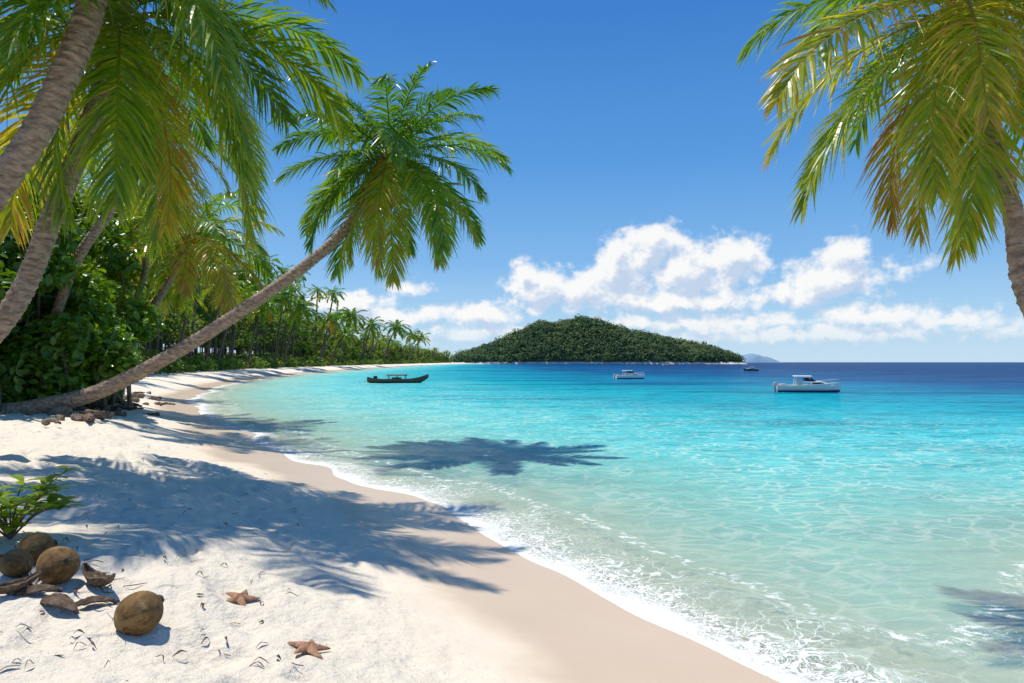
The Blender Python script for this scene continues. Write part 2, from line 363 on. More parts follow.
# ---------------------------------------------------------------- foliage
def unit(n):
    v=rng.normal(size=(n,3));return v/np.linalg.norm(v,axis=1)[:,None]
def leaves(acc,C,Rd,cnt,size,asp=.5,up=.4,tb=None,inner=.55,zmin=None,broad=False):
    C=np.asarray(C,float);Rd=np.asarray(Rd,float)
    if Rd.ndim==1: Rd=np.stack([Rd,Rd,Rd*.8],1)
    cnt=np.broadcast_to(np.asarray(cnt),(len(C),));idx=np.repeat(np.arange(len(C)),cnt);n=len(idx)
    size=np.broadcast_to(np.asarray(size,float),(len(C),))[idx]*rng.uniform(.7,1.3,n)
    d=unit(n);rr=inner+(1-inner)*rng.random(n)**.6+rng.normal(0,.07,n)
    p=C[idx]+d*Rd[idx]*rr[:,None]
    if zmin is not None: p[:,2]=np.maximum(p[:,2],zmin+rng.random(n)*.3)
    nn=d*.5+unit(n)*.55+np.array([0,0,up]);nn/=np.linalg.norm(nn,axis=1)[:,None]
    t_=np.cross(nn,unit(n));t_/=np.linalg.norm(t_,axis=1)[:,None];b=np.cross(nn,t_)
    L=size[:,None]
    tb_=(rng.random(len(C)) if tb is None else np.asarray(tb))[idx]
    tint=np.clip(tb_*.55+rng.random(n)*.45,0,1)
    if broad:
        V_=np.stack([p-t_*L*.5,p-t_*L*.15-b*L*asp*.5+nn*L*.06,p+t_*L*.22-b*L*asp*.42+nn*L*.06,p+t_*L*.5-nn*L*.08,p+t_*L*.22+b*L*asp*.42+nn*L*.06,p-t_*L*.15+b*L*asp*.5+nn*L*.06],1)
        i=np.arange(n)[:,None]*6
        Fq=np.vstack([i+np.array([0,1,2,3]),i+np.array([0,3,4,5])]);acc.add(V_.reshape(-1,3),Fq,np.repeat(tint,6))
    else:
        V_=np.stack([p-t_*L*.5,p-b*L*asp*.5+nn*L*.08,p+t_*L*.5,p+b*L*asp*.5+nn*L*.08],1)
        i=np.arange(n)[:,None]*4;acc.add(V_.reshape(-1,3),i+np.arange(4),np.repeat(tint,4))
# near bushes (behind the leaning palm)
a=Acc();C=[];Rr=[]
for px,py,Yd,r in [(-40,260,20.5,2.6),(15,280,21,2.3),(50,310,22,1.9),(78,350,22,1.6),(20,345,20.8,2.0),(50,372,21.3,1.3),(-50,360,19.5,2.4),(92,325,25,2.0),(70,270,25,2.4),(10,220,24,2.8),(100,362,23,1.2),(5,388,20.9,1.0),(-25,398,19.9,1.1),(-90,220,21,3.2),(45,245,28,3.0),(75,378,22.5,1.0),(-60,300,17,2.0)]:
    c=W(px,py,Yd)
    for k_ in range(8):
        dd_=unit(1)[0]*r*.7;C.append(c+dd_);Rr.append(r*random.uniform(.3,.56))
C=np.array(C);Rr=np.array(Rr)
leaves(a,C,Rr,(Rr**2*250).astype(int),.30,.55,.45,inner=.5,zmin=1.2,broad=True)
eb=empty('sea_grape_bush',(0,0,0));a.make('leaves',m_leaf,False,eb)
a=Acc()
for i in range(0,len(C),3):
    g0=np.array([C[i][0]+random.uniform(-.4,.4)-.3,C[i][1]+.8,1.0]);P_=catmull([g0,(g0+C[i])/2+unit(1)[0]*.3,C[i]],6)
    V_,F_=tube(P_,np.linspace(.09,.03,len(P_)),6);a.add(V_,F_)
a.make('branches',m_bark,True,eb)
# jungle treeline along the bay
vl=catmull([(-15.5,24),(-19,30),(-25,39),(-33.5,55),(-44,95),(-52,140),(-60,220),(-72,400),(-86,800),(-98,1150)],20)
seg=np.linalg.norm(np.diff(vl,axis=0),axis=1);cum=np.concatenate([[0],np.cumsum(seg)])
tang=np.gradient(vl,axis=0);tang/=np.linalg.norm(tang,axis=1)[:,None]
a=Acc();tk=Acc();pg=Acc();pos=[]
s_=0
while s_<cum[-1]:
    x=np.interp(s_,cum,vl[:,0]);y=np.interp(s_,cum,vl[:,1]);tx=np.interp(s_,cum,tang[:,0]);ty=np.interp(s_,cum,tang[:,1])
    pos.append((x,y,-ty,tx));s_+=2.2+y*.016
def tree(x,y,H,r,far):
    z0=gz(x,y);n=8;cs=[];rs=[]
    for k_ in range(n):
        dd_=unit(1)[0]*np.array([r,r,r*.8])*.75;cs.append(np.array([x,y,z0+H-r*.7])+dd_);rs.append(r*random.uniform(.3,.52))
    ls=min(.26+y*.0035,1.5);cn=int(max(25,np.mean(rs)**2*4*3.2/(ls*ls*.5)*.55))
    leaves(a,cs,np.array(rs),min(cn,420),ls,.6,.45,tb=np.clip(np.full(n,random.random())+rng.normal(0,.25,n),0,1),inner=.55)
    if y<260:
        P_=catmull([(x,y,z0-.2),(x+random.uniform(-.4,.4),y,z0+H*.45),(x+random.uniform(-.6,.6),y,z0+H-r*.6)],5)
        V_,F_=tube(P_,np.linspace(.2,.07,len(P_)),6);tk.add(V_,F_)
        for k_ in range(3):
            m_=P_[len(P_)//2+k_-1];V_,F_=tube(np.array([m_,(m_+cs[k_])/2,cs[k_]]),np.array([.09,.06,.03]),5);tk.add(V_,F_)
def grove_palm(xx,yy,c,L,nf,nl,wd):
    z0=gz(xx,yy)
    P_=catmull([(xx,yy,z0-.2),((xx*.62+c[0]*.38),yy,z0+(c[2]-z0)*.48),tuple(c)],6);V_,F_=tube(P_,np.linspace(.2,.12,len(P_))*(1+yy/300),6);tk.add(V_,F_)
    crown(pg,np.array(c),L,nf,nl,wd=wd,seg=2,azo=random.random()*6,tmin=.1,tmax=.65,yellow=.25)
for (x,y,nx,ny) in pos:
    sc_=1+min(y/400,.6);hs=1.08+.78*math.exp(-((y-165)/125)**2)
    for o1 in (0,2.2):
        off=(random.uniform(-.5,1.5)+o1)*sc_;xx=x+nx*off;yy=y+ny*off;r=random.uniform(.9,1.7)*sc_*(1+o1*.15)
        ls=min(.26+y*.004,1.6)
        leaves(a,[(xx,yy,gz(xx,yy)+r*.45)],np.array([r]),int(min(500,max(25,r*r*60/(ls*ls*4)))),ls,.6,.45,tb=[random.random()],inner=.5)
    for row,(o0,H,r) in enumerate([(3,5.5,2.0),(7,8.5,2.8),(13,11,3.4),(20,13.5,4.0)]):
        if row>1 and random.random()<.15: continue
        off=(o0+random.uniform(-1.3,1.3))*sc_
        tree(x+nx*off+random.uniform(-1,1),y+ny*off+random.uniform(-1,1),H*random.uniform(.7,1.3)*hs,r*random.uniform(.75,1.25)*sc_,y)
        if row>=1 and hs>1.2: tree(x+nx*off+1,y+ny*off,H*.6*hs,r*.95*sc_,y)
    if random.random()<.5 and y>45:
        off=random.uniform(1,8)*sc_;xx=x+nx*off;yy=y+ny*off;H=random.uniform(7.5,12)*(1+min(y/900,.3))*hs
        lx=random.uniform(0,2.5)*sc_;c=np.array([xx+lx,yy,gz(xx,yy)+H])
        grove_palm(xx,yy,c,random.uniform(3.6,4.8),20 if y<120 else 15,26 if y<120 else 16,.11 if y<120 else .24)
# individual palms leaning out over the top of the beach; roots stand on the vegetation line
for px,py,Yd,L_ in [(226,285,104,4.6),(262,305,135,4.6),(301,308,168,6.2),(284,296,160,5),(330,320,215,5.6),(352,316,250,6.2),(396,327,380,8),(372,324,310,7),(421,338,500,8),(245,274,122,5),(150,268,44,3.6),(205,258,88,4.6),(238,300,112,4.6),(170,285,64,3.8),(345,334,230,5.5),(412,334,450,8)]:
    c=W(px,py,Yd);bx=np.interp(Yd,vl[:,1],vl[:,0])-1;bx=min(bx,c[0]-.5)
    grove_palm(bx,Yd,c,L_,20,26,.11 if Yd<120 else .2)
ej=empty('jungle_treeline');a.make('leaf_canopy',m_far,False,ej);tk.make('tree_trunks',m_bark,True,ej);pg.make('palm_grove_fronds',m_frond,False,ej)
# ---------------------------------------------------------------- forested hill across the bay
prof_x=np.array([452,462,478,497,518,540,562,580,592,606,626,650,676,700,718,728,734]);prof_y=np.array([361.5,357,352,345,335,327,322,320.5,321,325,332,337.5,343,348.5,353,358,361.8])
Yh=900.
wx=(prof_x-512)/F*Yh;wz=CH-(prof_y-HY)/F*Yh
HD=70.
def hill_h(x,y):
    ridge=np.interp(x,wx,wz,left=0,right=0)
    v_=np.clip(1-((y-Yh)/HD)**2,0,1)
    gul=fbm(x*.03+y*.01,y*.012,4,7)
    return ridge*v_**.9*(.78+.42*gul)-1.2
gx,gy=np.meshgrid(np.linspace(wx[0]-30,wx[-1]+30,160),np.linspace(Yh-HD-8,Yh+HD+8,80),indexing='ij')
hz=hill_h(gx,gy);i,j=np.meshgrid(np.arange(159),np.arange(79),indexing='ij')
Fq=np.stack([i*80+j,(i+1)*80+j,(i+1)*80+j+1,i*80+j+1],-1).reshape(-1,4)
m_hill,t,o=mat('hill_ground');zz=t.node('ShaderNodeSeparateXYZ',{0:t.coord()}).outputs[2]
t.l.new(pbsdf(t,t.mix(t.mapr(zz,2.2,3.2),(.62,.56,.46),(.06,.10,.05)),.9),o.inputs[0])
eh=empty('forested_hill');new_mesh('terrain',np.stack([gx,gy,hz],-1).reshape(-1,3),Fq,m_hill,True,None,eh)
n=4600;tx=rng.uniform(wx[0],wx[-1],n);ty=rng.uniform(Yh-HD,Yh+25,n);th=hill_h(tx,ty);k=th>2.2;tx,ty,th=tx[k],ty[k],th[k]
a=Acc();rr=rng.uniform(1.8,5.6,len(tx))
tbn=np.clip(fbm(tx*.03,ty*.03,3,3)*1.8-.4+rng.normal(0,.35,len(tx)),0,1)
leaves(a,np.stack([tx,ty,th+rr*.5+rng.exponential(1.1,len(tx))],1),np.stack([rr,rr,rr*.9],1),44,2.0,.7,.5,tb=tbn,inner=.75)
a.make('forest_canopy',m_isl,False,eh)
# far islets, aerial haze painted into their base colour
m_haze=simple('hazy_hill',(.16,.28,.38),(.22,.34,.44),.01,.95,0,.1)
def islet(x0,x1,Yd,h,name='distant_hill'):
    xs=np.linspace((x0-512)/F*Yd,(x1-512)/F*Yd,40);ys=np.linspace(Yd-60,Yd+60,9);gx,gy=np.meshgrid(xs,ys,indexing='ij')
    u=np.linspace(-1,1,40)[:,None];z=h/F*Yd*(1-np.abs(u)**2.2)*(1-((gy-Yd)/60)**2)*(.65+.7*fbm(gx*.02,gy*.02,3,int(x0)))-.5
    i,j=np.meshgrid(np.arange(39),np.arange(8),indexing='ij')
    new_mesh(name,np.stack([gx,gy,z],-1).reshape(-1,3),np.stack([i*9+j,(i+1)*9+j,(i+1)*9+j+1,i*9+j+1],-1).reshape(-1,4),m_haze,True)
islet(722,779,3000,9)
# ---------------------------------------------------------------- boats
m_white=simple('white_gelcoat',(.78,.78,.76),(.82,.82,.80),3,.25,.02,.01,coat=.4)
m_glass=simple('tinted_glass',(.01,.015,.02),(.02,.03,.04),3,.08,0,.01)
m_blue=simple('blue_antifoul',(.02,.05,.12),(.03,.07,.16),3,.4,.05,.01)
m_dark=simple('dark_timber',(.05,.028,.016),(.12,.065,.035),9,.6,.3,.02,stretch=(.3,4,4))
m_teal=simple('canopy_canvas',(.05,.10,.08),(.08,.15,.12),9,.8,.1,.01)
m_metal=simple('grey_metal',(.35,.36,.37),(.45,.46,.47),9,.35,.05,.01)
m_black=simple('engine_black',(.015,.015,.017),(.03,.03,.03),9,.35,.05,.01)
m_buff=simple('deck_seat',(.45,.38,.30),(.55,.47,.38),9,.6,.1,.01)
m_wood=simple('worn_wood',(.18,.10,.05),(.28,.17,.09),9,.6,.1,.01)
def hull(name,L,B,zs,zk,par,m,bowpow=2.2,stern=.8,depth=.3,n=28):
    x=np.linspace(-L/2,L/2,n);u=(x+L/2)/L
    hb=B/2*np.clip(1-np.clip((u-.45)/.55,0,1)**bowpow,0.015,1)*np.interp(u,[0,.25,1],[stern,1,1])
    S_=zs(u);K_=zk(u);V_=[]
    for a_,b_,c_,d_ in zip(x,hb,S_,K_):
        row=[(0,d_),(.45*b_,d_+.12*(c_-d_)),(.82*b_,d_+.45*(c_-d_)),(b_,c_-.05),(b_*1.02,c_),(.9*b_,c_+.005),(.86*b_,c_-depth),(0,c_-depth)]
        V_+= [(a_,q[0],q[1]) for q in row]+[(a_,-q[0],q[1]) for q in row[1:-1][::-1]]
    k=14;i,j=np.meshgrid(np.arange(n-1),np.arange(k),indexing='ij');j2=(j+1)%k
    Fq=np.stack([i*k+j,(i+1)*k+j,(i+1)*k+j2,i*k+j2],-1).reshape(-1,4)
    fs=[Fq,np.arange(k)[None,:],(np.arange(k)+(n-1)*k)[None,::-1]]
    return new_mesh(name,V_,fs,m,False,None,par)
def prism(name,x0,x1,w,z0,z1,par,m,ft=0,bk=0,ti=0.,bev=.02,y=0):
    h=w/2;V_=[(x0,y-h,z0),(x1,y-h,z0),(x1,y+h,z0),(x0,y+h,z0),(x0+bk,y-h+ti,z1),(x1-ft,y-h+ti,z1),(x1-ft,y+h-ti,z1),(x0+bk,y+h-ti,z1)]
    ob=new_mesh(name,V_,np.array([(3,2,1,0),(4,5,6,7),(0,1,5,4),(1,2,6,5),(2,3,7,6),(3,0,4,7)]),m,False,None,par)
    if bev: b_=ob.modifiers.new('b','BEVEL');b_.width=bev;b_.segments=2
    return ob
def rod(name,pts,r,par,m):
    V_,F_=tube(catmull(pts,4),np.full(4*(len(pts)-1)+1,r),8);return new_mesh(name,V_,F_,m,True,None,par)
def motorboat(loc,L,rz,hm,name='motorboat'):
    e=empty(name,loc,rz);s=L/5.
    hull('hull',L,1.9*s,lambda u:(.55+.28*u**2)*s,lambda u:(-.25+.45*np.clip((u-.75)/.25,0,1)**2)*s,e,hm,2.4,.88,.25*s)
    hull('waterline_stripe',L*.985,1.915*s,lambda u:(.13+.05*u)*s,lambda u:(-.24+.3*np.clip((u-.75)/.25,0,1)**2)*s,e,m_blue,2.4,.88,.02*s)
    prism('foredeck_cabin',.05*s,1.95*s,1.25*s,.52*s,.92*s,e,m_white,1.0*s,0,.12*s,.04)
    prism('cabin_side_window',.25*s,1.25*s,1.275*s,.68*s,.82*s,e,m_glass,.33*s,0,.03*s,.01)
    prism('windscreen',-.35*s,.55*s,1.2*s,.90*s,1.22*s,e,m_glass,.42*s,0,.1*s,.01)
    prism('windscreen_base',-.38*s,.6*s,1.26*s,.8*s,.915*s,e,m_white,.06*s,0,.01,.02)
    prism('hardtop',-1.15*s,.25*s,1.3*s,1.30*s,1.37*s,e,m_white,.08*s,.05*s,.05,.02)
    for yy in (-.52,.52):
        rod('hardtop_post',[(-1.05*s,yy*s,.5*s),(-1.02*s,yy*s,1.0*s),(-.95*s,yy*s,1.32*s)],.03*s,e,m_white)
        rod('hardtop_post',[(.2*s,yy*s,.9*s),(.05*s,yy*s,1.15*s),(-.02*s,yy*s,1.32*s)],.03*s,e,m_white)
        rod('bow_rail',[(.9*s,yy*1.35*s,.66*s),(1.0*s,yy*1.3*s,.92*s),(1.8*s,yy*.8*s,1.02*s),(2.4*s,0,1.08*s)],.016*s,e,m_metal)
    prism('helm_seat',-.9*s,-.55*s,.9*s,.3*s,.85*s,e,m_buff,0,0,.03,.03)
    prism('stern_bench',-2.2*s,-1.75*s,1.3*s,.3*s,.66*s,e,m_buff,0,0,.03,.03)
    prism('outboard_cowling',-2.78*s,-2.42*s,.34*s,.45*s,.80*s,e,m_metal,.04*s,.08*s,.04,.05)
    prism('outboard_leg',-2.66*s,-2.5*s,.12*s,-.3*s,.46*s,e,m_metal,0,0,0,.01)
    return e
p=W(808,392,57);motorboat((p[0],p[1],0),5.0,math.radians(-14),m_white)
p=W(630,378.5,101);motorboat((p[0],p[1],0),4.7,math.radians(12),m_white)
p=W(751,371,195);motorboat((p[0],p[1],0),4.0,math.radians(170),m_dark)
p=W(668,364.6,480);motorboat((p[0],p[1],0),8,math.radians(10),m_white)
# longtail boat
p=W(398,383,81);e=empty('longtail_boat',(p[0],p[1],0),math.radians(3))
hull('hull',7.2,1.35,lambda u:.48+.6*np.clip((u-.55)/.45,0,1)**2.2+.25*np.clip((.25-u)/.25,0,1)**2,lambda u:-.2+.85*np.clip((u-.75)/.25,0,1)**1.8+.3*np.clip((.15-u)/.15,0,1),e,m_dark,2.,.5,.25)
hull('rubbing_strake',6.9,1.42,lambda u:.43+.57*np.clip((u-.55)/.45,0,1)**2.2+.22*np.clip((.25-u)/.25,0,1)**2,lambda u:.36+.57*np.clip((u-.55)/.45,0,1)**2.2+.22*np.clip((.25-u)/.25,0,1)**2,e,m_wood,2.,.5,.03)
for xx in (-1.1,-.1,.9):
    for yy in (-.5,.5): rod('canopy_post',[(xx,yy,.3),(xx,yy,.6),(xx,yy,.9)],.035,e,m_dark)
V_=[];
for x in np.linspace(-1.3,1.05,8):
    for q in np.linspace(-1,1,9): V_.append((x,q*.6,.9+.16*(1-q*q)))
i,j=np.meshgrid(np.arange(7),np.arange(8),indexing='ij')
c_=new_mesh('canopy',V_,np.stack([i*9+j,(i+1)*9+j,(i+1)*9+j+1,i*9+j+1],-1).reshape(-1,4),m_teal,True,None,e);q=c_.modifiers.new('s','SOLIDIFY');q.thickness=.05
prism('cargo_chest',-.7,.4,.7,.28,.68,e,m_wood,0,0,.05,.03)
for xx in (-1.6,1.5): prism('bench',xx-.15,xx+.15,1.0,.36,.44,e,m_wood,0,0,0,.01)
prism('engine',-2.9,-2.4,.35,.5,.85,e,m_black,.05,.05,.04,.04);rod('propeller_shaft',[(-2.8,0,.6),(-3.7,0,.3),(-4.2,0,-.1)],.03,e,m_metal)
# ---------------------------------------------------------------- foreground things
def fibre_mat(name,c1,c2,c3,sc1,st,bd):
    m,t,o=mat(name);v=t.coord();vs=t.vscale(v,st)
    n=t.noise(vs,sc1,6,.7);n2=t.noise(v,9,3,.6);n3=t.noise(t.vscale(v,(st[0]*3,st[1]*3,st[2])),sc1*2,4,.7)
    c=t.mix(t.mapr(n,.35,.65),c1,c2);c=t.mix(t.math('MULTIPLY',t.mapr(n2,.5,.68),.7),c,c3)
    b=t.bump(n3,.9,bd)
    t.l.new(pbsdf(t,c,.6,b,.35),o.inputs[0]);return m
m_coco=fibre_mat('coconut_husk',(.09,.045,.012),(.25,.135,.035),(.38,.235,.075),12,(2.5,2.5,.5),.012)
m_husk=fibre_mat('dry_husk',(.06,.035,.02),(.20,.125,.075),(.30,.21,.14),14,(1,6,1),.015)
m_star=simple('starfish_skin',(.28,.13,.065),(.50,.29,.17),45,.8,1.,.01)
m_rock=simple('driftwood',(.10,.065,.045),(.26,.18,.12),5,.9,.9,.05,stretch=(.4,2,2))
m_stone=simple('brown_rock',(.10,.07,.05),(.30,.22,.16),4,.9,.9,.06)
def coconut(px,py,dia,tilt,az,name='coconut'):
    p=survey(px,py);r=dia/2
    u,w_=np.meshgrid(np.linspace(0,2*np.pi,64,endpoint=False),np.linspace(0.02,np.pi-.02,40))
    rad=1+.025*np.cos(3*u)*np.sin(w_)+.03*(fbm(np.cos(u)*2+5,w_*2+np.sin(u)*2,3,int(px))-.5)+.012*(vnoise(u*9,w_*1.5,3)-.5)
    zz=np.cos(w_)*1.05+.06*np.exp(-(w_/.25)**2)-.05*np.exp(-((w_-np.pi)/.3)**2)
    V_=np.stack([np.cos(u)*np.sin(w_)*rad,np.sin(u)*np.sin(w_)*rad,zz],-1).reshape(-1,3)*r
    i,j=np.meshgrid(np.arange(39),np.arange(64),indexing='ij');j2=(j+1)%64
    Fq=np.stack([i*64+j,(i+1)*64+j,(i+1)*64+j2,i*64+j2],-1).reshape(-1,4)
    e=empty(name,(p[0],p[1],p[2]+r*.84));e.rotation_euler=(tilt,0,az)
    new_mesh('husk',V_,Fq,m_coco,True,None,e)
    for k_ in range(5):
        a_=k_*1.2566;cx,cy=math.cos(a_)*r*.13,math.sin(a_)*r*.13
        V_,F_=tube(np.array([(cx*.3,cy*.3,r*1.06),(cx,cy,r*1.1),(cx*1.9,cy*1.9,r*1.06)]),np.array([.08,.11,.02])*r,7);new_mesh('calyx_scale',V_,F_,m_husk,True,None,e)
    for k_ in range(8):
        a_=random.random()*6.28;f_=random.uniform(.7,1.1);q=[(math.cos(a_)*r*x_*f_,math.sin(a_)*r*x_*f_,-r*z_) for x_,z_ in ((.3,.93),(.55,1.05),(.85,1.12*f_))]
        V_,F_=tube(np.array(q),np.array([.003,.002,.001]),4);new_mesh('fibre',V_,F_,m_husk,True,None,e)
coconut(139,632,.27,1.2,2.5);coconut(58,582,.265,1.2,.9);coconut(36,562,.24,1.4,2.2);coconut(16,576,.2,1.0,-1.2)
def shell(px,py,a,b,h,az,flip=False,name='coconut_husk_piece'):
    p=survey(px,py);U,Vv=np.meshgrid(np.linspace(-1,1,34),np.linspace(-1,1,20),indexing='ij')
    wd=(1-np.abs(U)**1.7)**.85*(1+.12*(vnoise(U*7,Vv*0+int(px),4)-.5))
    x=U*a*(1+.04*np.sin(Vv*5));y=Vv*b*wd;z=h*(1-Vv**2)*wd**.6-h*.8*U**2+.02*(fbm(U*7,Vv*7,3,int(px))-.5)
    if flip:z=-z
    i,j=np.meshgrid(np.arange(33),np.arange(19),indexing='ij')
    ob=new_mesh(name,np.stack([x,y,z],-1).reshape(-1,3),np.stack([i*20+j,(i+1)*20+j,(i+1)*20+j+1,i*20+j+1],-1).reshape(-1,4),m_husk,True)
    ob.location=(p[0],p[1],p[2]+(.05+h*.6 if flip else .03));ob.rotation_euler=(random.uniform(-.25,.25),random.uniform(-.15,.15),az)
    q=ob.modifiers.new('s','SOLIDIFY');q.thickness=.014
shell(58,608,.20,.07,.055,-.4);shell(98,588,.17,.055,.06,-.5,True);shell(92,607,.15,.035,.035,.75);shell(34,596,.16,.04,.04,.3);shell(12,596,.15,.05,.05,.8,True)
dl=Acc();gd=random.Random(4)
def litter(px,py,L_,w0):
    p=survey(px,py);az=gd.random()*6.28
    P_=catmull([(0,0,.015),(L_*.5*math.cos(az),L_*.5*math.sin(az),gd.uniform(.01,.05)),(L_*math.cos(az+.3),L_*math.sin(az+.3),.01)],5)+p
    sd_=np.array([-math.sin(az),math.cos(az),.3]);Vv=[];wv_=np.sin(np.linspace(.25,3.1,len(P_)))
    for q_,ww in zip(P_,wv_): Vv+=[q_-sd_*w0*ww,q_+np.array([0,0,-.004]),q_+sd_*w0*ww]
    dl.add(np.array(Vv),np.array([(r_*3+c2,r_*3+c2+1,r_*3+c2+4,r_*3+c2+3) for r_ in range(len(P_)-1) for c2 in (0,1)]))
for k_ in range(22): litter(gd.uniform(5,125),gd.uniform(572,612),gd.uniform(.12,.32),gd.uniform(.006,.014))
for k_ in range(110): litter(gd.uniform(0,300),gd.uniform(425,675),gd.uniform(.03,.12),gd.uniform(.003,.01))
dl.make('dry_leaf_litter',m_husk,True)
def starfish(px,py,R_,az,name='starfish'):
    p=survey(px,py);nt=200;nr=16
    th=np.linspace(0,2*np.pi,nt,endpoint=False);V_=[]
    lens=[1,.92,1.05,.95,1.02]
    def arm(a_):
        k=int(round(a_/(2*np.pi/5)))%5;dl=(a_+np.pi/5)%(2*np.pi/5)-np.pi/5
        ar=abs(dl);lo=0;hi=lens[k]*R_
        for _ in range(22):
            m=(lo+hi)/2
            wdt=R_*(.225*(1-(m/(lens[k]*R_)))**.8+.05*(1-(m/(lens[k]*R_))**6))
            if m*math.sin(ar)<wdt: lo=m
            else: hi=m
        return lo,ar
    outs=[arm(a_) for a_ in th]
    for q in np.linspace(0,1,nr):
        for a_,(ro,ar) in zip(th,outs):
            r=ro*q
            z=.26*R_*(1-.62*(r/R_)**.8)*math.sqrt(max(0,1-q**3))/(1+(ar*r/R_/.22)**2)
            aa=a_+.16*(r/R_)**2
            V_.append((r*math.cos(aa),r*math.sin(aa),z+random.uniform(0,.004)*(q<.97)))
    i,j=np.meshgrid(np.arange(nr-1),np.arange(nt),indexing='ij');j2=(j+1)%nt
    ob=new_mesh(name,V_,np.stack([i*nt+j,(i+1)*nt+j,(i+1)*nt+j2,i*nt+j2],-1).reshape(-1,4),m_star,True)
    dx=(gz(p[0]+.12,p[1])-gz(p[0]-.12,p[1]))/.24;dy=(gz(p[0],p[1]+.12)-gz(p[0],p[1]-.12))/.24
    ring=[gz(p[0]+R_*.6*math.cos(q),p[1]+R_*.6*math.sin(q)) for q in np.linspace(0,6.28,12)]
    nrm=Vector((-dx,-dy-.08,1)).normalized();ob.rotation_mode='QUATERNION'
    ob.rotation_quaternion=nrm.to_track_quat('Z','Y')@Quaternion((0,0,1),az)
    ob.location=(p[0],p[1],max(np.mean(ring),p[2])+.02)
starfish(240,604,.15,.5);starfish(309,654,.155,1.0)
# driftwood and rocks under the leaning palm
for k_ in range(22):
    px=random.uniform(40,165);py=random.uniform(404,430)-(px-40)*.10
    p=survey(px,py);L_=random.uniform(.3,1.0)
    P_=catmull([(0,0,0),(L_*.4,random.uniform(-.1,.1),random.uniform(0,.12)),(L_,random.uniform(-.2,.2),random.uniform(-.02,.15))],6)
    R_=np.linspace(random.uniform(.06,.14),.025,len(P_))*rng.uniform(.8,1.2,len(P_));R_[0]*=.5
    V_,F_=tube(P_,R_,9);V_=V_+rng.normal(0,.012,V_.shape)
    ob=new_mesh('driftwood_log',V_,F_,m_rock,False);ob.location=(p[0],p[1],p[2]+.05);ob.rotation_euler=(0,0,random.random()*6.28)
gr=random.Random(12)
for k_ in range(26):
    px=gr.uniform(55,160);py=gr.uniform(403,427)-(px-40)*.12;p=survey(px,py);r=gr.uniform(.12,.32)
    u,w_=np.meshgrid(np.linspace(0,2*np.pi,16,endpoint=False),np.linspace(.03,np.pi-.03,10))
    q=np.stack([np.cos(u)*np.sin(w_),np.sin(u)*np.sin(w_),np.cos(w_)],-1)
    # angular: clip the ball by random planes
    for _ in range(9):
        nv=unit(1)[0];dd_=(q@nv);cut=gr.uniform(.55,.85);q=q-nv*np.clip(dd_-cut,0,None)[...,None]
    V_=(q*np.array([r*gr.uniform(1,1.5),r,r*.7])).reshape(-1,3)
    i,j=np.meshgrid(np.arange(9),np.arange(16),indexing='ij');j2=(j+1)%16
    ob=new_mesh('rock',V_,np.stack([i*16+j,(i+1)*16+j,(i+1)*16+j2,i*16+j2],-1).reshape(-1,4),m_stone,False);ob.location=(p[0],p[1],p[2]+r*.25);ob.rotation_euler=(gr.uniform(-.3,.3),gr.uniform(-.3,.3),gr.random()*6)
p=survey(62,505);V_,F_=tube(np.array([p+np.array([-.2,0,.03]),p+np.array([0,.03,.04]),p+np.array([.2,0,.02])]),np.array([.012,.01,.005]),6);new_mesh('twig',V_,F_,m_rock,True)
# beach plant
p=survey(10,540);a=Acc();st=Acc()
for k_ in range(30):
    az=random.random()*6.28;ln=random.uniform(.25,.68);tip=p+np.array([math.cos(az)*ln*.75,math.sin(az)*ln*.6,ln*random.uniform(.35,.95)])
    P_=catmull([p,(p+tip)/2+np.array([0,0,.08]),tip],5);V_,F_=tube(P_,np.linspace(.008,.003,len(P_)),5);st.add(V_,F_)
    for q in range(8):
        a2=q*2.4+random.random();bp=P_[-1-(q//2)%5]
        dv_=np.array([math.cos(a2),math.sin(a2),random.uniform(.1,.7)]);dv_/=np.linalg.norm(dv_);nn=np.cross(dv_,[-dv_[1],dv_[0],0]);nn/=np.linalg.norm(nn)+1e-9;b_=np.cross(dv_,nn);l_=random.uniform(.12,.20)
        rows=[]
        for kk,wk in ((0,.05),(.25,.2),(.5,.26),(.75,.2),(1,.02)):
            cp=bp+dv_*l_*kk+np.array([0,0,-.25*l_*kk*kk]);up=np.array([0,0,.05*l_*(wk>.1)])
            rows+=[cp-b_*l_*wk+up,cp,cp+b_*l_*wk+up]
        fq=[];
        for r_ in range(4):
            for c2 in range(2): fq.append((r_*3+c2,r_*3+c2+1,r_*3+c2+4,r_*3+c2+3))
        a.add(np.array(rows),np.array(fq),random.uniform(.6,1))
ep=empty('beach_shrub');a.make('leaves',m_leaf,True,ep);st.make('stems',m_bark,True,ep)
